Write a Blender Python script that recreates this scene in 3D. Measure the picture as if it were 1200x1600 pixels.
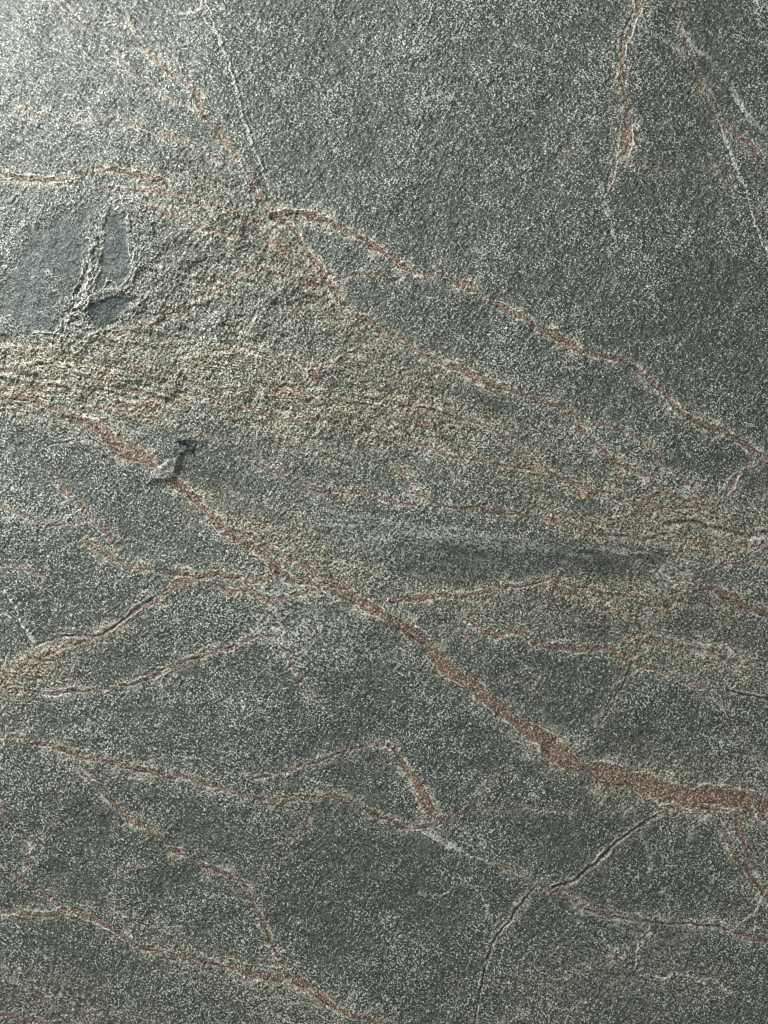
import bpy, math
import numpy as np
from mathutils import Vector

# ------------------------------------------------------------------ scene, camera, light
for o in list(bpy.data.objects): bpy.data.objects.remove(o, do_unlink=True)
S = bpy.context.scene
C = S.collection
MM = 0.00075                       # metres per unit of the drawing grid (1200 x 1600 units = 0.9 x 1.2 m)

def P(x, y, z=0.0): return ((x - 600) * MM, (800 - y) * MM, z)

cam = bpy.data.objects.new('camera', bpy.data.cameras.new('camera')); C.objects.link(cam)
cam.location = (0, 0, 1.30); cam.rotation_euler = (0, 0, 0)
cam.data.sensor_fit = 'VERTICAL'; cam.data.sensor_height = 24
cam.data.lens = 24 * 1.30 / 1.2
cam.data.clip_start = 0.01; cam.data.clip_end = 100
S.camera = cam

W = bpy.data.worlds.new('World'); S.world = W; W.use_nodes = True
bg = W.node_tree.nodes['Background']
bg.inputs[0].default_value = (0.95, 0.99, 1.0, 1); bg.inputs[1].default_value = 0.45

def area(name, loc, target, size, size_y, power, col):
    d = bpy.data.lights.new(name, 'AREA'); d.shape = 'RECTANGLE'; d.size = size; d.size_y = size_y
    d.energy = power; d.color = col
    o = bpy.data.objects.new(name, d); C.objects.link(o); o.location = loc
    o.rotation_euler = (Vector(target) - Vector(loc)).to_track_quat('-Z', 'Y').to_euler()
    return o
area('window_light', (-1.30, 1.20, 0.80), (0.12, -0.2, 0), 0.7, 0.7, 62, (0.985, 1.0, 0.985))

S.render.engine = 'CYCLES'; S.cycles.filter_width = .8
S.view_settings.view_transform = 'Standard'; S.view_settings.look = 'None'
S.view_settings.exposure = 0; S.view_settings.gamma = 1; S.view_settings.use_curve_mapping = False

# ------------------------------------------------------------------ grid of the slab face
rng = np.random.default_rng(11)
STEP = 1.0                        # drawing units between vertices
x0, x1, y0, y1 = -190, 1390, -170, 1770
def axis(a, b, n_out, lim_a, lim_b):
    u = np.arange(a, b + STEP * .5, STEP)
    t = np.linspace(0, 1, n_out + 1)[1:] ** 1.7
    lo = a - t[::-1] * (a - lim_a); hi = u[-1] + t * (lim_b - u[-1])
    return np.concatenate([lo, u, hi]).astype(np.float32)
ax = axis(x0, x1, 70, -760, 1960); ay = axis(y0, y1, 70, -1000, 2600)
NX, NY = len(ax), len(ay)
X, Y = np.meshgrid(ax, ay)         # [row=y, col=x]

fx = np.fft.rfftfreq(NX).astype(np.float32)[None, :]; fy = np.fft.fftfreq(NY).astype(np.float32)[:, None]
F2 = fx * fx + fy * fy
def gn(sig, ani=1.0, ang=0.0, lo=None, seed=None):
    """gaussian filtered noise, unit variance; sig in drawing units"""
    r = rng.standard_normal((NY, NX)).astype(np.float32)
    s = sig / STEP
    if ani == 1.0: k = np.exp(-2 * (math.pi * s) ** 2 * F2)
    else:
        c, d = math.cos(ang), math.sin(ang)
        u = fx * c + fy * d; v = -fx * d + fy * c
        k = np.exp(-2 * math.pi ** 2 * s * s * ((u * ani) ** 2 + v * v))
    if lo: k = k - np.exp(-2 * (math.pi * lo / STEP) ** 2 * F2)
    z = np.fft.irfft2(np.fft.rfft2(r) * k, s=(NY, NX)).astype(np.float32)
    z -= z.mean(); return z / z.std()
def ss(a, b, v):
    t = np.clip((v - a) / (b - a), 0, 1); return t * t * (3 - 2 * t)

g0 = gn(.75); g1 = gn(1.15); g2 = gn(.95, 2.6, -0.95, lo=5); g3 = gn(.9, 2.2, 0.5, lo=5); g4 = gn(2.6, lo=12)
def rg(a): r_ = 1 - np.abs(a); return (r_ - r_.mean()) / r_.std()      # sharp crests
crest = rg(gn(3.2, 1.8, 0.75, lo=14)); crest2 = rg(gn(4.0, 4.0, math.radians(15), lo=22)); crest3 = rg(gn(7, 2.5, math.radians(-35), lo=40))
mid = gn(7, lo=24); mid2 = gn(13); big = gn(45); big2 = gn(100)
patchy = gn(5); patchy2 = gn(9)
streak = gn(5, 5.0, math.radians(14))           # follows the grain of the vein belt
wx = gn(26) * 1.6 + gn(7) * 1.2 + gn(2.5) * .6
wy = gn(26) * 1.6 + gn(7) * 1.2 + gn(2.5) * .6
XW, YW = X + wx, Y + wy

# ------------------------------------------------------------------ traced lines (x, y[, width])
V = []   # (kind, strength, default width, points)
def v(kind, s, w, *pts): V.append((kind, s, w, pts))
R, PL, CR, RD, BR = 'rust', 'pale', 'crack', 'ridge', 'brown'
v(R,.75,4,(95,0),(112,22),(128,38))
v(PL,.55,4,(128,38),(160,39),(200,41))
v(R,.85,5,(200,40,4),(215,58),(235,85),(262,110,5),(290,130),(308,150,5),(318,172,8),(335,195,8),(350,212,9),(362,232,7),(378,255,5))
v(R,.45,3,(185,95),(210,120),(235,138),(268,155),(300,165),(318,178))
v(R,.5,3,(35,172),(75,180),(130,183),(180,188),(230,198,5),(262,205,5),(285,220),(320,240),(355,255),(372,268))
v(R,.8,7,(0,265),(30,277),(60,280),(105,282),(140,275),(190,270,8),(230,277),(262,284,4))
v(R,.6,5,(150,295),(200,297),(250,300),(300,312),(345,325),(392,345))
v(R,.5,6,(220,318),(255,333),(290,343),(320,355),(360,365),(400,365),(440,395))
v(PL,.55,3,(322,0),(338,55),(350,95),(365,135),(380,180),(392,215),(402,245),(412,275),(424,305))
v(CR,.4,2.5,(355,95),(371,135),(386,180),(398,215),(408,245),(418,275),(431,305))
v(PL,.4,5,(325,10),(300,20),(270,22)); v(PL,.4,4,(340,55),(318,30),(316,5))
v(PL,.5,3,(1062,1415),(1048,1400),(1030,1392)); v(PL,.5,3,(1108,1420),(1104,1405),(1110,1390))
v(PL,.6,4,(1140,1455),(1155,1440),(1175,1430),(1190,1405)); v(PL,.5,3.5,(960,1535),(975,1550),(968,1560))
v(PL,.6,3.5,(1060,1520),(1082,1528),(1100,1538)); v(PL,.5,3,(1120,1540),(1140,1556),(1155,1552))
v(PL,.5,4,(1000,1525),(1040,1528),(1060,1520)); v(PL,.5,3,(1170,1490),(1190,1485),(1200,1478))
v(PL,.5,3,(1005,1310),(1014,1340),(1012,1365)); v(PL,.4,3,(1042,1360),(1040,1400),(1044,1430))
v(PL,.5,3.5,(720,1375),(745,1390),(760,1425),(775,1450)); v(PL,.4,3,(700,1420),(730,1412),(745,1400))
v(PL,.5,4,(480,1215),(505,1225),(518,1232)); v(PL,.45,3,(720,1250),(728,1225),(745,1205))
v(PL,.5,3,(655,1395),(690,1400),(715,1385)); v(PL,.5,4,(60,1275),(64,1300),(40,1312),(45,1332))
v(PL,.5,3,(1015,1180),(1005,1195),(998,1210)); v(R,.5,4,(850,1055),(835,1075),(828,1090))
v(R,.5,4,(725,990),(735,1010),(750,1020)); v(R,.5,4,(640,1200),(600,1190),(588,1178))
v(R,.7,8,(378,255),(395,290),(410,315),(425,330,11))
v(R,1,7,(425,335),(465,333),(500,343),(535,358),(565,375),(590,392),(620,412),(645,425,9),(690,432),(730,450,9),(760,465),(800,488),(835,510),(870,525),(905,547),(950,560),(985,572),(1010,590,10),(1040,620),(1075,650),(1110,668),(1150,692),(1185,714))
v(R,.8,7,(425,335,9),(455,355,5),(470,385,5),(485,405),(515,440),(535,475),(555,492),(580,505),(620,525),(655,547),(690,565),(730,582),(770,602),(810,615),(835,625,9),(870,638),(905,650,9))
v(BR,.5,14,(400,345),(430,375),(450,410),(490,450),(515,490),(550,520),(590,545))
v(R,.7,3.5,(515,440),(545,432),(570,430),(605,437),(640,430),(690,425))
v(R,.6,5,(905,650),(925,668),(945,663),(970,670),(1000,690),(1020,700),(1035,730),(1060,745),(1090,770),(1100,785))
v(R,.8,5,(900,655),(920,685),(945,705),(965,722),(1000,735,7),(1030,765),(1060,780),(1090,785))
v(R,.85,8,(995,0,12),(995,20,10),(985,45,5),(975,70,5),(972,100),(973,130),(976,160),(980,190),(978,212,14),(974,235,14),(960,255,6),(953,285,4))
v(PL,.6,4,(968,235,9),(958,280),(950,310),(955,345),(957,370))
v(CR,.7,2.5,(988,15),(975,45),(970,80))
v(CR,.6,2.5,(962,245),(950,275),(948,310))
v(R,.6,5,(1058,0),(1065,35),(1072,70),(1085,110),(1100,145),(1115,175),(1135,195),(1165,220,7),(1185,240,7),(1200,255))
v(PL,.45,9,(1065,40),(1085,70),(1110,90),(1135,120),(1150,150),(1170,180),(1195,205))
v(PL,.7,3.5,(1120,185),(1135,220),(1150,265),(1168,305),(1182,350),(1200,390))
v(R,.4,4,(1100,252),(1130,270),(1150,300),(1185,325))
v(R,.65,3.5,(985,257),(1010,262),(1040,275))
v(R,.5,2.5,(912,215),(895,240),(870,260),(850,280),(840,298))
v(PL,.35,3,(862,185),(852,230),(848,275))
v(PL,.3,6,(1000,40),(1040,62),(1065,80))
v(PL,.35,5,(950,385),(962,430),(957,460))
# smooth patch ridges
v(RD,1,13,(190,312),(168,324),(152,350),(140,385),(132,415),(128,450),(116,480),(100,510),(86,538))
v(RD,.8,7,(168,330),(157,375),(149,410),(143,445),(130,472))
v(RD,.9,8,(118,492),(142,466),(160,456),(174,448))
v(RD,.8,7,(110,515),(130,505),(148,508))
v(RD,.7,8,(192,330),(200,360),(207,400),(206,430),(194,454))
v(RD,.8,7,(222,466),(212,480),(198,496),(176,508),(150,522),(120,546))
v(PL,.9,3,(58,521),(74,522),(92,524))
v(R,.65,5,(185,520),(215,515),(235,508),(265,490),(300,480),(320,465),(345,452),(360,440),(380,425),(410,419),(440,430),(480,441),(510,440))
v(R,.55,4,(0,545),(40,550),(70,552),(95,545))
v(R,.6,4,(0,582),(30,577),(60,572),(90,567),(120,578),(140,590),(180,594,7))
v(R,.5,5,(0,605),(40,611),(70,607),(100,605))
v(R,.85,11,(0,622,6),(50,628,7),(100,648,10),(140,665),(170,685,13),(200,705,15),(230,720,15),(250,738,11),(275,755,11),(295,775),(320,795),(340,815),(355,835,10))
v(R,.45,4,(20,640),(70,655),(110,670),(150,690))
v(R,.55,5,(190,612),(230,612),(300,612),(370,612),(400,612),(450,614),(500,617),(540,620),(600,625),(640,635),(680,642),(730,652),(780,680),(810,700),(850,722))
v(R,.5,6,(120,642),(170,637),(220,635),(270,630),(310,625),(350,635),(400,640),(440,655),(500,660))
v(BR,.5,9,(190,650),(230,660),(260,665),(300,678),(350,690))
v(R,.85,4,(372,545),(400,553),(430,557),(460,560),(482,572))
v(R,.85,3.5,(505,570),(515,560),(535,550),(560,546),(575,550))
v(R,.8,9,(490,583),(498,590),(505,594))
v(R,.45,3,(230,560),(280,555),(310,550),(380,548))
v(R,.5,3,(275,585),(290,577),(305,562))
v(R,.7,5,(580,655),(620,668),(650,685),(690,705),(730,715),(780,725),(835,728,7),(865,740,7),(900,755,7),(930,765,7),(960,775,7),(1000,792,8))
v(R,.75,6,(630,735),(635,760),(650,770),(670,780),(690,790),(720,793),(760,795),(800,803),(850,811),(880,822),(920,832))
v(R,.6,7,(400,722),(440,740),(470,755),(500,765),(540,768),(600,780),(650,790))
v(BR,.4,7,(420,782),(480,775),(560,782),(640,795))
v(BR,.5,6,(470,680),(520,710),(560,705),(595,700))
v(R,.6,7,(80,745),(100,765),(125,790),(150,815),(165,830),(180,855))
v(R,.65,5,(0,790),(30,800),(55,815),(90,820),(145,812))
v(R,.85,8,(140,850),(165,865),(190,878),(220,888),(250,892),(280,897),(310,900,7),(350,902,6),(400,905,6))
v(R,.75,9,(355,835),(375,848),(400,855),(420,870,11),(432,890,11),(460,905))
v(R,.6,8,(370,835),(400,840),(430,862),(470,880),(500,905),(540,920))
v(R,.7,12,(345,890,6),(320,897),(300,905),(275,915),(245,935,10),(225,945,8),(195,965,6),(165,985,8),(135,995,6),(95,1010,5),(65,1025,5))
v(CR,.8,3,(262,920),(240,932),(215,950),(190,970),(165,985),(140,990),(90,992),(50,1006))
v(BR,.8,26,(200,975,8),(160,990,12),(100,1005,18),(40,1040),(0,1065,34))
v(R,.75,7,(330,915),(360,923),(400,928),(420,938),(450,932),(480,925),(510,919))
v(R,.7,8,(370,915),(400,905),(430,898),(455,903),(480,908))
v(R,1,20,(470,904,8),(500,914,10),(540,930,13),(570,945,13),(600,960,13),(625,975,15),(650,990,18),(670,1010,18),(700,1040,19),(740,1070,19),(770,1095,20),(800,1125,20),(835,1150,24),(870,1175,25),(900,1195,26),(940,1215,27),(980,1225,29),(1020,1235,30),(1060,1245,30),(1110,1247,32),(1150,1252,30),(1200,1266,34))
v(R,.9,7,(1020,1246),(1050,1262),(1090,1263),(1115,1270),(1150,1264))
v(R,.85,4.5,(75,1085),(110,1077),(160,1073),(210,1065),(250,1052,5),(270,1042,7),(310,1030),(350,1017),(375,1010),(400,997),(430,990),(437,993))
v(R,.65,3.5,(437,993),(445,1005),(455,1030),(470,1055),(490,1085),(505,1100))
v(PL,.4,2.5,(282,950),(277,1000),(262,1040),(254,1080),(245,1120))
v(PL,1,4,(10,920),(25,950),(38,975),(50,1000))
v(R,.45,6,(0,895),(30,888),(50,890),(68,900))
v(R,1,7,(0,1152,5),(30,1152,5),(60,1162,5),(90,1168,6),(120,1180),(150,1187),(200,1200),(250,1208),(290,1215),(340,1230,8),(380,1242),(420,1250),(460,1250),(510,1247,8),(550,1258),(600,1277,8),(640,1290),(660,1292),(690,1282),(715,1275),(740,1260,5))
v(R,.5,3,(752,1233),(770,1220),(800,1208))
v(R,.4,2.5,(740,1262),(800,1262),(850,1265),(880,1270),(920,1270),(960,1262),(985,1248))
v(R,.8,4,(605,1165),(570,1168),(540,1175),(500,1187),(465,1200),(420,1212),(395,1218))
v(R,.95,8,(605,1165,4),(620,1180,5),(635,1200,7),(650,1225,9),(665,1250,9),(680,1275,7),(690,1283))
v(PL,.7,6,(640,1290),(680,1310),(700,1320),(735,1338),(770,1350))
v(R,.6,5,(770,1350),(800,1355),(825,1378),(835,1385))
v(R,.6,4,(495,1255),(485,1280),(470,1300),(450,1320),(430,1335),(405,1365))
v(R,.95,7,(125,1205,3),(150,1230,4),(175,1255,5),(200,1275,7),(225,1295,8),(250,1312,8),(270,1327,8),(300,1343,7),(330,1355,8),(360,1368,9),(380,1380,6),(390,1400,5),(400,1420,5),(415,1445,5),(425,1470,5),(435,1500,5),(445,1525,8),(465,1535,10),(490,1548,9),(510,1563,8),(540,1580),(570,1588),(600,1600))
v(R,.8,7,(0,1425),(40,1427),(70,1430),(105,1427),(130,1437),(160,1450),(200,1470),(240,1483),(290,1495),(340,1505),(380,1515,9),(420,1530,14),(445,1528,10))
v(R,.4,4,(165,1415),(190,1430),(240,1440),(300,1470),(350,1490),(400,1505),(430,1512))
v(R,.45,4,(0,1265),(18,1285),(22,1305),(38,1330),(40,1355))
v(R,.45,5,(0,1350),(30,1370),(60,1390),(85,1405),(105,1430))
v(R,.35,3,(60,1390),(90,1380),(120,1365),(150,1352),(190,1364))
v(R,.4,4,(105,1225),(85,1270),(65,1300),(40,1330))
v(R,.4,3,(200,1355),(240,1350),(270,1343))
v(R,.45,4,(0,1522),(25,1535),(60,1550),(80,1572),(110,1580),(170,1580),(260,1578))
v(R,.6,7,(0,1585),(40,1592),(70,1600))
v(R,.85,6,(615,938,8),(650,935,9),(680,930),(720,930),(760,925),(800,918),(830,910),(860,907),(900,918),(940,924),(980,930),(1010,935))
v(R,.6,5,(860,922),(890,930),(920,942),(950,955),(980,965),(1000,970))
v(BR,.55,8,(670,1000),(685,985),(720,965),(745,948),(775,938),(805,930))
v(R,.65,8,(735,972,4),(770,990),(800,984),(820,990),(840,1005),(880,1012),(910,1015),(950,1010),(970,1022),(1000,1035),(1040,1048,5),(1070,1065,5),(1100,1072))
v(R,.6,9,(1000,1005),(1030,1000),(1060,1008),(1100,1015),(1130,1025),(1150,1035))
v(R,1,11,(1200,960,12),(1170,948,12),(1145,935,13),(1120,918,9),(1100,915,6),(1075,905,6),(1050,912,5))
v(R,.6,5,(1105,900),(1120,890),(1135,880),(1160,878),(1200,880))
v(RD,.35,10,(1040,826),(1080,828),(1110,831),(1145,838),(1200,840))
v(CR,.8,4,(905,838),(950,836),(1000,840),(1040,836))
v(CR,1,6,(1035,820),(1080,820),(1110,825),(1145,833),(1170,835),(1200,832))
v(R,.7,6,(1085,805),(1100,795),(1130,770),(1150,745),(1175,730),(1200,715))
v(PL,.5,3,(1105,782),(1130,755),(1152,740),(1185,722))
v(CR,.9,3.5,(1135,1075),(1155,1085),(1175,1090),(1200,1095))
v(R,.75,3.2,(990,1035),(975,1070),(960,1095),(945,1120),(930,1145),(920,1165))
v(R,.6,4,(1115,1085),(1130,1110),(1145,1135),(1165,1160),(1180,1185),(1200,1210))
v(R,.55,4.5,(985,1000),(1010,985),(1020,970),(1050,945),(1075,905))
v(R,.4,4,(840,985),(870,975),(895,965))
v(R,.6,4.5,(1045,1265),(1020,1280),(990,1300),(965,1320),(940,1340),(915,1360),(890,1378),(865,1390,8),(845,1385,6),(832,1380))
v(CR,1,3.5,(1025,1276),(990,1299),(965,1319),(940,1339),(915,1359),(890,1377),(862,1386))
v(R,.45,5,(832,1385),(825,1400),(810,1420),(795,1440),(775,1465))
v(CR,.9,3,(830,1390),(810,1418),(795,1438),(775,1463),(765,1490),(757,1520),(750,1560),(740,1600))
v(R,.75,6,(860,1392,4),(890,1405,4),(915,1418,6),(950,1425,8),(990,1435,8),(1030,1440),(1080,1445),(1130,1445),(1180,1465,8),(1200,1470))
v(CR,.8,3,(915,1420),(950,1431),(990,1434),(1040,1443),(1100,1446),(1140,1450))
v(R,.7,4,(1015,1450),(1000,1470),(985,1485),(960,1500),(930,1512),(900,1515),(880,1525),(860,1535))
v(PL,.6,3,(1015,1448),(1000,1466),(994,1490),(990,1515))
v(PL,.55,3,(935,1450),(950,1475),(965,1488))
v(R,.6,4,(1110,1275),(1125,1295),(1140,1320),(1150,1345),(1165,1370))
v(R,.85,8,(1150,1270),(1155,1305),(1165,1330),(1170,1360),(1185,1385,5),(1200,1400))
v(PL,.6,3.5,(1050,1520),(1080,1525),(1110,1532),(1145,1555))
v(PL,.7,3.5,(905,1560),(892,1580),(882,1600))
v(PL,.5,3,(870,1450),(875,1480),(855,1500))
v(PL,.35,2.5,(1005,1300),(1015,1350),(1040,1400))
v(R,.6,7,(790,1600),(815,1578))
v(PL,.3,4,(770,1212),(745,1235),(720,1262))
v(CR,.5,2.5,(75,697),(110,690),(140,688),(168,700))
v(CR,.7,3,(10,317),(18,311),(29,301))
v(RD,.7,9,(372,262),(388,282),(398,300),(392,322))
v(RD,.6,7,(188,316),(200,322),(212,312))
v(RD,.5,8,(295,418),(300,440),(296,458))
v(PL,.7,4,(408,475),(402,490),(397,505))
v(CR,.5,3,(722,530),(716,548),(714,560))
v(PL,.8,3,(546,628),(575,630),(605,633))
v(PL,.5,3,(225,752),(230,772),(238,758))
v(BR,.7,22,(1040,845),(1090,850),(1150,850),(1200,850))
v(BR,.6,14,(900,835),(960,838),(1040,832))
v(PL,.5,4,(1105,1000),(1135,1015),(1150,1025))
v(CR,.5,2.5,(1130,1040),(1165,1038),(1200,1036))
v(R,.5,5,(960,800),(1010,800),(1060,798),(1100,790))
v(R,.5,4,(940,860),(990,870),(1040,858))
v(R,.5,4,(820,1050),(828,1060),(790,1070))
v(PL,.4,3,(500,925),(497,960),(505,1000))

def spline(pts, w):
    q = [(p[0], p[1], p[2] if len(p) > 2 else w) for p in pts]
    def off(a, b):      # continue a line that leaves the drawing a little way past it
        out = []; dx, dy = a[0]-b[0], a[1]-b[1]; L = math.hypot(dx, dy); ang = math.atan2(dy, dx); x, y = a[0], a[1]
        for k in range(6):
            ang += rng.normal(0, .16); x += 55*math.cos(ang); y += 55*math.sin(ang); out.append((x, y, a[2]*(1-.09*k)))
        return out
    def edge(p): return p[0] <= 0 or p[0] >= 1200 or p[1] <= 0 or p[1] >= 1600
    if edge(q[0]): q = off(q[0], q[1])[::-1] + q
    if edge(q[-1]): q = q + off(q[-1], q[-2])
    q = np.array(q, float); n = len(q)
    if n < 3: return q
    e = np.vstack([2*q[0]-q[1], q, 2*q[-1]-q[-2]]); out = []
    for i in range(n-1):
        a, b, c, d = e[i], e[i+1], e[i+2], e[i+3]
        m = max(2, int(np.hypot(*(c-b)[:2]) / 9))
        for t in np.linspace(0, 1, m, endpoint=False):
            out.append(.5*((2*b)+(c-a)*t+(2*a-5*b+4*c-d)*t*t+(3*b-a-3*c+d)*t**3))
    out.append(q[-1]); return np.array(out)

rust = np.zeros((NY, NX), np.float32); pale = rust.copy(); brown = rust.copy(); dark = rust.copy()
fringe = rust.copy(); Z = rust.copy(); ridge = rust.copy()
pid = np.zeros((NY, NX), np.int32); best = np.full((NY, NX), .42, np.float32)
fine = .5*g1 + .5*g2 + .5*g4
names = {R: 'rust_vein', PL: 'pale_streak', CR: 'crack', RD: 'flaky_ridge', BR: 'brown_streak'}
parts = []
for k, (kind, s, w, pts) in enumerate(V):
    q = spline(pts, w)
    wm = q[:, 2].max(); mar = wm * 2.2 + 22
    i0, i1 = np.searchsorted(ay, [q[:, 1].min()-mar, q[:, 1].max()+mar]); j0, j1 = np.searchsorted(ax, [q[:, 0].min()-mar, q[:, 0].max()+mar])
    sl = (slice(i0, i1), slice(j0, j1))
    D = np.full((i1-i0, j1-j0), 1e6, np.float32); Wd = np.ones_like(D); SD = np.full_like(D, 1e3)
    for a, b in zip(q[:-1], q[1:]):
        r0, r1 = np.searchsorted(ay[i0:i1], [min(a[1], b[1])-mar, max(a[1], b[1])+mar]); c0, c1 = np.searchsorted(ax[j0:j1], [min(a[0], b[0])-mar, max(a[0], b[0])+mar])
        px = XW[sl][r0:r1, c0:c1]; py = YW[sl][r0:r1, c0:c1]
        dx, dy = b[0]-a[0], b[1]-a[1]; L2 = dx*dx+dy*dy + 1e-6
        t = np.clip(((px-a[0])*dx+(py-a[1])*dy)/L2, 0, 1)
        ex = px-a[0]-t*dx; ey = py-a[1]-t*dy
        d = np.sqrt(ex*ex+ey*ey); sub = D[r0:r1, c0:c1]; m = d < sub
        sub[m] = d[m]; Wd[r0:r1, c0:c1][m] = (a[2]+t*(b[2]-a[2]))[m]; SD[r0:r1, c0:c1][m] = (np.sign(dx*ey-dy*ex)*d*(1 if dx >= 0 else -1))[m]  # + below the line
    hw = Wd*.5*(1+.28*patchy2[sl]) + .15
    gap = np.clip(.80+.4*s+.36*mid2[sl]*(1.15-s), 0, 1)       # weak veins break up along their length
    edge_ = np.clip(hw*.30, 0, 4)
    m = ss(-1.2-edge_, 1.2+edge_, hw - D + .8*fine[sl] + edge_*.5*patchy[sl]) * gap
    if w >= 20: m = m*(1-.75*ss(.75, 1.0, 1-np.abs(.8*streak[sl]+.3*patchy[sl]))*ss(0, .5, SD/hw*.7+.35))
    fr = np.exp(-(D/(hw*1.5+7))**2) * gap * np.clip(.8+.35*patchy2[sl], 0, 1.2)
    if kind == R:
        seg = ss(-.3, .9, mid2[sl] + .4*patchy[sl])                       # where the contact opens
        seg2 = ss(-.2, .8, -mid2[sl] + .5*patchy2[sl])
        rim = np.exp(-((SD-hw-1.8)/1.5)**2)*seg + np.exp(-((SD+hw+1.8)/1.5)**2)*seg2
        rim = rim*gap*s*rng.uniform(.25, 1.1); pale[sl] = np.maximum(pale[sl], .7*rim); Z[sl] += 1.3*rim*(1+.5*g4[sl])
        thin = np.exp(-((SD-hw*.55)/1.05)**2)*seg2*gap*s*(w < 30)
        thin = np.maximum(thin, np.exp(-((SD+hw*.9)/1.0)**2)*seg*ss(.2, 1., patchy2[sl])*gap*s)
        dark[sl] = np.maximum(dark[sl], .75*thin); Z[sl] -= 1.7*thin
        rust[sl] = np.maximum(rust[sl], m*(.35+.65*s)); fringe[sl] = np.maximum(fringe[sl], fr*s)
        Z[sl] += (-.25*np.exp(-(D/(hw+1.5))**2) + .22*np.exp(-((D-hw-2)/3)**2))*s*gap
    elif kind == BR:
        brown[sl] = np.maximum(brown[sl], ss(-4, 5, hw-D+2*fine[sl])*s); fringe[sl] = np.maximum(fringe[sl], fr*s*.6)
    elif kind == PL:
        pale[sl] = np.maximum(pale[sl], m*min(.85, s*1.0)); Z[sl] += 1.2*m*s; thin = np.exp(-((SD-hw-1)/1.1)**2)*gap*s; Z[sl] -= .8*thin; dark[sl] = np.maximum(dark[sl], .4*thin)
    elif kind == CR:
        c = np.exp(-(D/(Wd*.42+.6+.2*patchy[sl]))**2)*s*np.clip(.85+.2*mid2[sl], .4, 1)
        dark[sl] = np.maximum(dark[sl], np.minimum(1, c*1.2)); Z[sl] -= (2.0+.5*g4[sl])*c
        lip = np.exp(-((D-Wd*.9-1)/(Wd*.45+.6))**2)*s*gap; lip = lip*np.clip(.75+.4*patchy2[sl], 0, 1.2); Z[sl] += .9*lip; pale[sl] = np.maximum(pale[sl], .42*lip); rust[sl] = np.maximum(rust[sl], .6*np.exp(-(D/(Wd*1.3))**2)*s*np.clip(.5+.6*patchy[sl],0,1)) if pts[0][0] > 450 else rust[sl]
        m = np.maximum(m, c)
    elif kind == RD:
        mm = ss(-1.5, 1.5, hw - D + 1.6*patchy[sl])
        ridge[sl] = np.maximum(ridge[sl], mm*s*.75); m = mm
        rim = np.exp(-((np.abs(SD)-hw*.7+2.2*patchy[sl]+.8*g4[sl])/1.4)**2)*np.clip(.45+.9*patchy2[sl]+.3*g4[sl], 0, 1.4)*s
        pale[sl] = np.maximum(pale[sl], .6*rim); Z[sl] += 1.9*rim
    parts.append((names[kind], s, w))
    mk = m*(.5+.5*s) if kind != BR else brown[sl]*.9
    bb = best[sl]; take = mk > bb; bb[take] = mk[take]; pid[sl][take] = k+1

# ------------------------------------------------------------------ areas
def ell(x, y, rx, ry, deg=0, soft=.35, wob=.16):
    c, s_ = math.cos(math.radians(deg)), math.sin(math.radians(deg))
    dx, dy = X-x, Y-y
    r = np.sqrt(((dx*c+dy*s_)/rx)**2 + ((-dx*s_+dy*c)/ry)**2) + wob*mid2 + wob*.5*patchy
    return ss(1+soft, 1-soft, r)
def poly(pts, soft=4, wob=3.5):
    a = np.array(pts, float); n = len(a); px, py = XW, YW
    i0, i1 = np.searchsorted(ay, [a[:, 1].min()-40, a[:, 1].max()+40]); j0, j1 = np.searchsorted(ax, [a[:, 0].min()-40, a[:, 0].max()+40])
    px, py = XW[i0:i1, j0:j1], YW[i0:i1, j0:j1]
    ins = np.zeros(px.shape, bool); D = np.full(px.shape, 1e6, np.float32)
    for k in range(n):
        ax_, ay_ = a[k]; bx, by = a[(k+1) % n]
        cond = ((ay_ > py) != (by > py)) & (px < (bx-ax_)*(py-ay_)/(by-ay_+1e-9)+ax_); ins ^= cond
        dx, dy = bx-ax_, by-ay_; t = np.clip(((px-ax_)*dx+(py-ay_)*dy)/(dx*dx+dy*dy), 0, 1)
        D = np.minimum(D, np.hypot(px-ax_-t*dx, py-ay_-t*dy))
    sd = np.where(ins, D, -D) + wob*patchy2[i0:i1, j0:j1]
    out = np.zeros((NY, NX), np.float32); out[i0:i1, j0:j1] = ss(-soft, soft, sd); return out

olive = np.zeros((NY, NX), np.float32)
for e in [(330,590,380,75,4,.8),(150,600,260,60,2,.8),(420,540,260,110,20,.5),(620,570,240,42,31,.75),(560,660,330,60,10,.75),(470,850,190,38,20,.8),
          (860,745,260,45,17,.6),(1060,830,200,55,-4,.9),(960,925,300,40,4,.8),(1120,1030,150,36,8,.85),(760,960,130,30,20,.6),(370,370,150,70,35,.5),(300,440,170,55,-25,.45),
          (60,1040,150,40,-28,.4),(1090,1230,160,50,5,.5),(420,1560,190,40,20,.45),(80,1560,150,45,10,.4),(1190,1330,50,150,0,.4),(980,1540,240,60,0,.3)]:
    olive = np.maximum(olive, ell(*e[:5], soft=.55)*e[5])
olive *= np.clip(.72+.22*streak+.10*mid, 0, 1.1)
fl = 1-np.abs(gn(4.2, 9.0, math.radians(12)) + .18*g4)
fl2 = 1-np.abs(gn(5, 8.0, math.radians(30)) + .18*g4)
belt = np.zeros_like(olive)
for e in [(300,600,400,75,3),(560,650,330,60,10),(960,790,260,60,8),(1100,850,130,40,0),(1000,960,240,60,8),(1130,1030,110,30,8),(80,1040,130,40,-25)]: belt = np.maximum(belt, ell(*e, soft=.5))
belt2 = np.maximum(ell(620,590,260,60,30,soft=.6), ell(380,380,120,60,40,soft=.6)); belt2 = np.maximum(belt2, ell(450,860,150,45,30,soft=.5))
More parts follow.
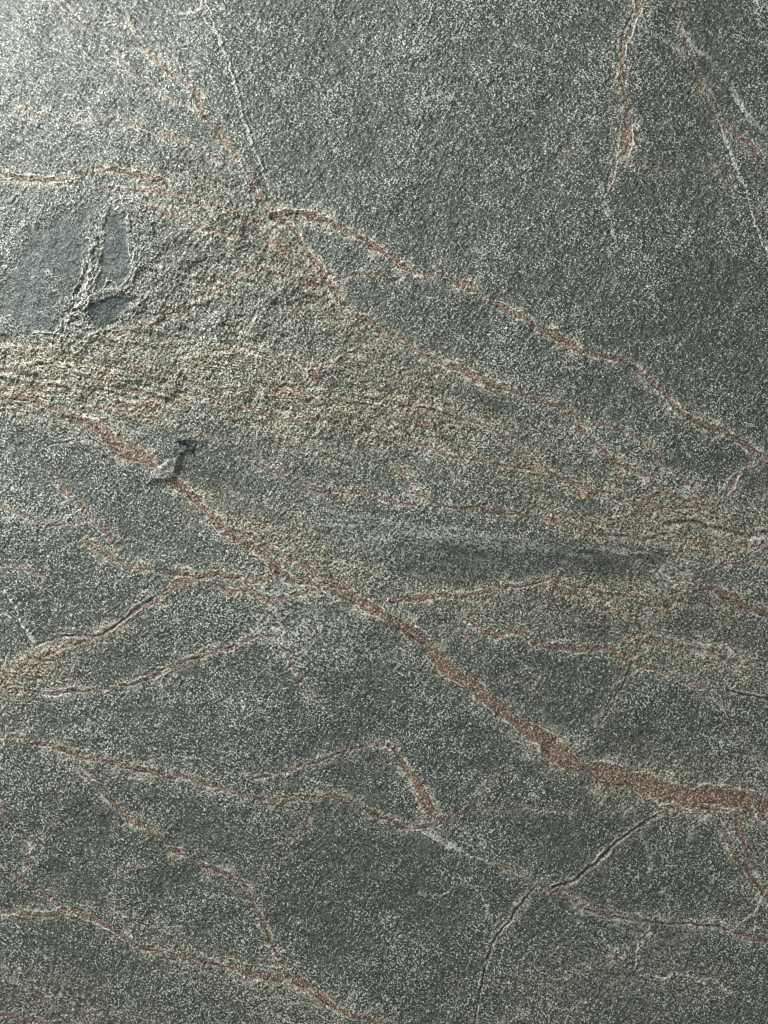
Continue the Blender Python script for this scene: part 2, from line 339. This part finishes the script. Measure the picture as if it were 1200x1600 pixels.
strand = np.maximum(ss(.82,.92,fl)*belt, ss(.84,.95,fl2)*belt2)*ss(-.7,.6,mid2+.3*patchy)
rough = np.zeros_like(olive)
for e in [(280,470,240,110,-12,.9),(150,590,230,50,0,1),(60,600,150,40,0,.7),(400,600,300,70,6,.5),(370,330,80,70,30,.9),(100,350,200,150,0,.35),(560,650,220,60,8,.5)]:
    rough = np.maximum(rough, ell(*e[:5], soft=.6)*e[5])
palea = np.zeros_like(olive)
for e in [(450,975,70,55,30,.75),(400,920,40,25,0,.4),(1050,895,50,22,-30,.7),(1125,1022,60,16,15,.7),(742,1312,38,14,30,.85),(6,965,16,9,0,.9),(735,842,130,13,8,.6),
          (960,857,90,7,5,.4),(60,60,260,200,0,.3),(170,657,60,9,22,.8),(560,830,60,20,20,.5),(540,1000,110,50,20,.3),(990,30,18,50,0,.5),(430,1250,260,60,10,.15),(1110,780,90,40,0,.25),  # the wide top-left ellipse paints the brighter light of that corner into the colour
          (960,1490,150,70,0,.2),(600,635,36,3,5,.7),(330,20,60,50,0,.3)]:
    palea = np.maximum(palea, ell(*e[:5])*e[5])
darka = np.zeros_like(olive)
for e in [(690,500,110,75,25,.45),(1020,640,170,60,36,.3),(1140,970,110,60,15,.55),(560,1350,170,110,20,.4),(600,1420,160,110,0,.3),
          (1000,1350,110,70,0,.45),(760,170,120,170,20,.35),(1120,80,110,120,0,.4),(1100,480,140,110,0,.35),(230,1270,150,60,20,.3),(590,1060,150,60,15,.35),(860,1080,130,60,20,.35),
          (1060,1130,120,70,20,.35),(925,690,12,14,0,.7),(955,730,12,8,0,.7),(415,862,14,10,0,.6),(300,703,26,11,8,.9),(740,545,12,24,0,.4),(130,1370,60,20,0,.3)]:
    darka = np.maximum(darka, ell(*e[:5], soft=.6)*e[5])
sm1 = .85*poly([(18,425),(42,372),(75,342),(120,328),(160,320),(150,347),(136,375),(128,420),(122,460),(105,490),(84,522),(50,524),(22,515),(5,470)], soft=20, wob=9)
sm2 = poly([(158,352),(168,332),(190,332),(196,360),(203,400),(203,430),(192,448),(172,450),(150,456),(143,430),(147,390)])
sm3 = poly([(168,463),(206,468),(200,487),(176,503),(152,510),(140,500),(147,480)])
smooth = np.maximum(np.maximum(sm1, sm2), sm3)
sm4 = poly([(135,648),(180,646),(225,668),(300,690),(325,706),(352,745),(400,800),(380,800),(330,770),(290,730),(262,706),(215,684),(160,664)], soft=9)*.6
lens = poly([(470,785),(560,795),(660,812),(760,828),(900,842),(1020,850),(1045,868),(960,893),(860,899),(700,905),(610,895),(550,862),(490,825)], soft=11, wob=5)
lpos = ss(-8, 26, Y-(830+.035*(X-600)))*ss(520, 700, X)
ls = gn(2.2, 9.0, math.radians(5)); sm4 = np.maximum(sm4, lens*.85)
chip = poly([(228,756),(238,734),(256,718),(276,712),(282,724),(274,742),(258,752),(246,760)], soft=1.6, wob=3)
ledge = poly([(150,660),(240,668),(330,690),(314,702),(284,714),(279,734),(264,750),(242,760),(228,768),(205,740),(150,700)], soft=1.4, wob=3.5)
ledge *= np.exp(-(((X-262)/52)**2+((Y-728)/40)**2))*(Y > 640)
terr = gn(15, 2.2, math.radians(-28), lo=60) + .25*patchy; terr2 = gn(9, 2.0, math.radians(12), lo=40) + .25*patchy
flake = poly([(262,688),(292,688),(316,698),(300,709),(284,706),(274,700)], soft=3, wob=5)
rflat = ell(225,708,50,20,28)*.8
rust = np.maximum(rust, rflat*ss(-.6,.6,patchy+.3)*.6)
rust = np.maximum(rust, strand*1.0); brown = np.maximum(brown, .5*ss(.70,.88,fl)*belt)
for k, (m, th) in enumerate([(smooth, .5)]):
    pass
sid = len(V)+1
for j, (m, nm) in enumerate([(sm1,'smooth_patch'),(sm2,'smooth_patch'),(sm3,'smooth_patch'),(chip*1.0,'raised_chip'),(flake,'pit')]):
    take = (m > .5) & ((pid == 0) | (nm in ('raised_chip', 'pit'))); pid[take] = sid+j; parts.append((nm, 1, 1))

# ------------------------------------------------------------------ relief (in drawing units; 1 = 0.75 mm)
inner = ss(-700, -240, X)*ss(1900, 1440, X)*ss(-950, -220, Y)*ss(2550, 1820, Y)
calm = np.clip(1-.70*smooth*(1-ridge)-.6*sm4, .15, 1)
band = gn(3.0, 5.0, math.radians(8), lo=11)
grain = .30*g0+.42*g1+.40*g2+.30*g3+.35*g4
lines = gn(2.2, 4.0, math.radians(52), lo=8)
uni = ss(-300, -195, X)*ss(1500, 1395, X)*ss(-280, -175, Y)*ss(1880, 1775, Y)
grain = (grain + .18*np.clip(grain, 0, 3)**2)*uni; lines = lines*uni
Z += grain*.40*np.clip(calm+.12, 0, 1)*(1+.45*rough+.2*olive)
Z -= chip*grain*.25
tl = np.exp(-((X/420)**2+(Y/380)**2)); Z -= grain*.13*tl
Z += lines*.22*calm*(1-rough)
Z += (crest*.28+crest2*.85+crest3*.7+mid*.2)*rough*.75*calm + (band*.3+crest2*.35)*olive*calm
Z += mid*.35 + mid2*.5 + big*1.6
Z += -1.0*smooth + ridge*(.8+.9*crest+.6*patchy+.4*g1)
flz = (ss(.80, .98, fl)*belt + ss(.80, .98, fl2)*belt2)*ss(-.8, .6, patchy2+.5*mid2)
Z += 1.9*flz*calm
Z += chip*(3.5+.8*patchy+.5*g4) + ledge*4.5 - flake*(3.2+1.8*patchy+.8*g4)
Z += rough*calm*(1.8*ss(.55,.68,terr) - 1.2*ss(.9,1.0,-terr) + 1.1*ss(.7,.82,terr2))
Z -= .7*darka
Z = Z*(.1+.9*uni)*(.25+.75*inner)

A = np.zeros((NY, NX, 4), np.float32); B = A.copy()
hair = ss(.955, .985, 1-np.abs(gn(24, 2.2, math.radians(-58)) + .10*g4))*ss(.7, 1.5, mid2*.6+patchy2*.8)
hair = np.maximum(hair, ss(.955, .985, 1-np.abs(gn(30, 2.0, math.radians(20)) + .10*g4))*ss(.9, 1.6, big*.8+patchy2*.7))
pale = np.maximum(pale, .55*hair); Z += .5*hair
A[..., 0] = np.clip(rust, 0, 1)
A[..., 1] = np.clip(pale + .50*fringe*(1-rust)*ss(-1, .8, patchy) + palea*.55*ss(-1.2, 1.6, g3+patchy*.4) + ridge*.30, 0, 1)
A[..., 2] = np.clip(olive + .65*fringe + .6*brown, 0, 1)
A[..., 1] = np.clip(A[..., 1] + .15*flz*(1-rust), 0, 1)
A[..., 1] = np.clip(A[..., 1] + lens*(.34-.22*lpos)*ss(-.4, 1.4, ls+.2*mid2), 0, 1); A[..., 2] *= 1-.75*lens
A[..., 3] = 1
hp = gn(.72, lo=1.7)
B[..., 0] = np.clip(.5+.17*uni*(.95*hp+.38*g2+.30*g3-.22*g4), 0, 1)            # grain brightness
A[..., :3] *= uni[..., None]
B[..., 1] = np.clip(smooth*(1-ridge)+.30*sm4+.6*chip, 0, 1)
A[..., 1] = np.clip(A[..., 1]+.35*chip, 0, 1); A[..., 0] *= 1-chip
B[..., 2] = np.clip(dark+darka*.50+lens*lpos*(.55+.25*ss(.8, -.8, ls)), 0, 1)
B[..., 3] = 1
BRN = np.clip(brown, 0, 1)
TONE = np.clip(.5+uni*(.05*big+.03*big2+.05*mid2+.05*streak), 0, 1)

# ------------------------------------------------------------------ material
mat = bpy.data.materials.new('schist'); mat.use_nodes = True
nt = mat.node_tree; N = nt.nodes; L = nt.links; bsdf = N['Principled BSDF']
def node(t, **kw):
    n = N.new(t)
    for k_, v_ in kw.items(): setattr(n, k_, v_)
    return n
def inp(sock, val):
    if isinstance(val, bpy.types.NodeSocket): L.new(val, sock)
    else: sock.default_value = val
def math_(op, a, b=0.0, c=None, clamp=False):
    n = node('ShaderNodeMath', operation=op, use_clamp=clamp); inp(n.inputs[0], a); inp(n.inputs[1], b)
    if c is not None: inp(n.inputs[2], c)
    return n.outputs[0]
def mix(f, a, b):
    n = node('ShaderNodeMix', data_type='RGBA'); inp(n.inputs[0], f)
    inp(n.inputs[6], a if isinstance(a, bpy.types.NodeSocket) else (*a, 1)); inp(n.inputs[7], b if isinstance(b, bpy.types.NodeSocket) else (*b, 1))
    return n.outputs[2]
def mr(x, a, b, c=0, d=1):
    n = node('ShaderNodeMapRange', interpolation_type='SMOOTHSTEP'); inp(n.inputs[0], x)
    for i, q_ in enumerate((a, b, c, d)): n.inputs[i+1].default_value = q_
    return n.outputs[0]
def attr(nm):
    n = node('ShaderNodeAttribute', attribute_name=nm); return n
aA, aB, aT = attr('mask_a'), attr('mask_b'), attr('mask_c')
sA, sB, sT = [node('ShaderNodeSeparateColor') for _ in range(3)]
L.new(aA.outputs['Color'], sA.inputs[0]); L.new(aB.outputs['Color'], sB.inputs[0]); L.new(aT.outputs['Color'], sT.inputs[0])
rustS, paleS, oliveS = sA.outputs; grainS, smoothS, darkS = sB.outputs; brownS, toneS, _u = sT.outputs
tc = node('ShaderNodeTexCoord').outputs['Object']
def noise(scale, detail=2, rough_=.6, dist=0):
    n = node('ShaderNodeTexNoise'); L.new(tc, n.inputs['Vector']); n.inputs['Scale'].default_value = scale
    n.inputs['Detail'].default_value = detail; n.inputs['Roughness'].default_value = rough_; n.inputs['Distortion'].default_value = dist
    return n.outputs['Fac']
nf = noise(1100, 1, .6); nc = noise(520, 2, .7, .4); nh = noise(60, 3, .6); nv = noise(900, 1)
vo = node('ShaderNodeTexVoronoi'); vo.inputs['Scale'].default_value = 760; vo.inputs['Randomness'].default_value = 1
wv = node('ShaderNodeTexNoise'); L.new(tc, wv.inputs['Vector']); wv.inputs['Scale'].default_value = 900; wv.inputs['Detail'].default_value = 1
wm = node('ShaderNodeMix', data_type='VECTOR'); wm.inputs[0].default_value = .0016; L.new(tc, wm.inputs[4]); L.new(wv.outputs['Color'], wm.inputs[5]); L.new(wm.outputs[1], vo.inputs['Vector'])
vs_ = node('ShaderNodeSeparateColor'); L.new(vo.outputs['Color'], vs_.inputs[0]); cell = vs_.outputs[0]; cell2 = vs_.outputs[1]
spk = math_('ADD', math_('MULTIPLY', grainS, .52), math_('MULTIPLY', nf, .30))
spk = math_('ADD', spk, math_('ADD', math_('MULTIPLY', cell, .20), -.008))
dkk = (0.031, 0.037, 0.031); md = (0.104, 0.117, 0.099); lt = (0.45, 0.47, 0.41)
base = mix(mr(spk, .38, .54), dkk, md)
base = mix(mr(math_('ADD', spk, math_('MULTIPLY', math_('SUBTRACT', toneS, .5), .30)), .545, .695), base, lt)
# scattered green and dark crystals
base = mix(math_('MULTIPLY', mr(cell2, .84, .9), .6), base, (0.028, 0.040, 0.034))
# olive feldspar belt
ol = mix(mr(spk, .38, .50), (0.050, 0.047, 0.031), (0.185, 0.168, 0.112))
ol = mix(mr(spk, .50, .62), ol, (0.47, 0.44, 0.32))
base = mix(math_('MULTIPLY', oliveS, mr(nh, .25, .6, .55, .95)), base, ol)
base = mix(math_('MULTIPLY', brownS, .65), base, mix(mr(spk, .4, .6), (0.06, 0.035, 0.022), (0.27, 0.20, 0.13)))
# smooth worn slate patches
base = mix(math_('MULTIPLY', smoothS, .85), base, mix(mr(spk, .42, .64), (0.022, 0.037, 0.035), (0.068, 0.094, 0.088)))
# rust
ru = mix(mr(spk, .38, .60), (0.095, 0.056, 0.041), (0.285, 0.160, 0.106))
ru = mix(math_('MULTIPLY', mr(noise(26, 3, .7), .42, .60), .75), ru, mix(mr(spk, .38, .60), (0.060, 0.036, 0.028), (0.20, 0.118, 0.088)))
ru = mix(math_('MULTIPLY', mr(cell2, .70, .78), .55), ru, base)
ru = mix(mr(spk, .60, .68), ru, (0.50, 0.40, 0.30))
base = mix(mr(math_('ADD', rustS, math_('MULTIPLY', math_('SUBTRACT', nf, .5), 1.7)), .14, .68, 0, .88), base, ru)
base = mix(math_('MULTIPLY', paleS, mr(spk, .33, .52)), base, (0.62, 0.61, 0.53))
base = mix(math_('MULTIPLY', darkS, .85), base, mix(.35, (0.016, 0.020, 0.019), base))
L.new(base, bsdf.inputs['Base Color'])
inp(bsdf.inputs['Roughness'], mr(nf, .35, .65, .42, .70))
bsdf.inputs['Specular IOR Level'].default_value = .55
bh = math_('ADD', math_('MULTIPLY', nf, 1.0), math_('MULTIPLY', nv, .4))
bump = node('ShaderNodeBump'); bump.inputs['Strength'].default_value = .55; bump.inputs['Distance'].default_value = .0009
L.new(bh, bump.inputs['Height']); L.new(bump.outputs[0], bsdf.inputs['Normal'])

# ------------------------------------------------------------------ meshes: the face of the slab, cut along the outlines of its veins
co = np.empty((NY*NX, 3), np.float32)
co[:, 0] = ((X-600)*MM).ravel(); co[:, 1] = ((800-Y)*MM).ravel(); co[:, 2] = (Z*MM).ravel()
T = .04
root = bpy.data.objects.new('stone', None); C.objects.link(root); root.location = (0, 0, -T)
root['label'] = 'rough grey green natural stone slab crossed by branching rust red veins and olive belts'
root['category'] = 'stone slab'
idx = np.arange(NY*NX, dtype=np.int32).reshape(NY, NX)
quads = np.stack([idx[:-1, :-1], idx[1:, :-1], idx[1:, 1:], idx[:-1, 1:]], -1).reshape(-1, 4)
fid = np.maximum.reduce([pid[:-1, :-1], pid[1:, 1:]]).ravel()
# drop isolated specks: a face keeps its part only if most neighbours share it
cols = [a.reshape(-1, 4) for a in (A, B, np.stack([BRN, TONE, BRN*0, BRN*0+1], -1))]
def build(name, q):
    u, inv = np.unique(q, return_inverse=True)
    me = bpy.data.meshes.new(name); nq = len(q)
    me.vertices.add(len(u)); c_ = co[u].copy(); c_[:, 2] += T; me.vertices.foreach_set('co', c_.ravel())
    me.loops.add(nq*4); me.loops.foreach_set('vertex_index', inv.astype(np.int32).ravel())
    me.polygons.add(nq); me.polygons.foreach_set('loop_start', np.arange(0, nq*4, 4, dtype=np.int32))
    me.update(calc_edges=True)
    for nm, c in zip(('mask_a', 'mask_b', 'mask_c'), cols):
        at = me.attributes.new(nm, 'FLOAT_COLOR', 'POINT'); at.data.foreach_set('color', c[u].astype(np.float32).ravel())
    me.materials.append(mat)
    o = bpy.data.objects.new(name, me); C.objects.link(o); o.parent = root
    return o
order = np.argsort(fid, kind='stable'); fs = fid[order]
bounds = np.searchsorted(fs, np.arange(len(parts)+2))
small = []; pieces = []
NC = NX-1
for k in range(len(parts)):
    f = order[bounds[k+1]:bounds[k+2]]; fset = set(f.tolist())
    while fset:                                     # connected pieces
        st = [fset.pop()]; comp = []
        while st:
            c_ = st.pop(); comp.append(c_)
            for d_ in (1, -1, NC, -NC):
                if c_+d_ in fset: fset.discard(c_+d_); st.append(c_+d_)
        comp = np.array(comp)
        inside = (X.ravel()[quads[comp[0], 0]] > -40) and (X.ravel()[quads[comp[0], 0]] < 1240)
        if len(comp) < 140: small.append(comp)
        else: pieces.append((len(comp), k, comp))
pieces.sort(key=lambda t: -t[0]); count = {}
for n_, k, comp in pieces:
    nm = parts[k][0]; count[nm] = count.get(nm, 0)+1
    if count[nm] > 96: small.append(comp); continue
    o = build(nm, quads[comp])
    if nm == 'rust_vein' and parts[k][2] >= 20 and count[nm] == 1: o['label'] = 'widest rust red vein running down to the right edge'
build('slab_face', quads[np.concatenate([order[:bounds[1]]] + small)])

# body under the face: sides follow the outline of the face down to the bottom
ring = np.concatenate([idx[0, :], idx[1:, -1], idx[-1, -2::-1], idx[-2:0:-1, 0]])
top = co[ring].copy(); top[:, 2] += T; bot = top.copy(); bot[:, 2] = 0
n = len(ring); vs = np.vstack([top, bot]).tolist()
fc = [(i, (i+1) % n, n+(i+1) % n, n+i) for i in range(n)] + [tuple(range(2*n-1, n-1, -1))]
me = bpy.data.meshes.new('slab_body'); me.from_pydata(vs, [], fc)
m2 = bpy.data.materials.new('cut_stone'); m2.use_nodes = True; t2 = m2.node_tree
nn = t2.nodes.new('ShaderNodeTexNoise'); nn.inputs['Scale'].default_value = 220; nn.inputs['Detail'].default_value = 4
rr = t2.nodes.new('ShaderNodeValToRGB'); rr.color_ramp.elements[0].position = .35; rr.color_ramp.elements[0].color = (.03, .04, .04, 1); rr.color_ramp.elements[1].position = .7; rr.color_ramp.elements[1].color = (.22, .24, .22, 1)
t2.links.new(nn.outputs['Fac'], rr.inputs[0]); t2.links.new(rr.outputs[0], t2.nodes['Principled BSDF'].inputs['Base Color'])
me.materials.append(m2)
ob = bpy.data.objects.new('slab_body', me); C.objects.link(ob); ob.parent = root
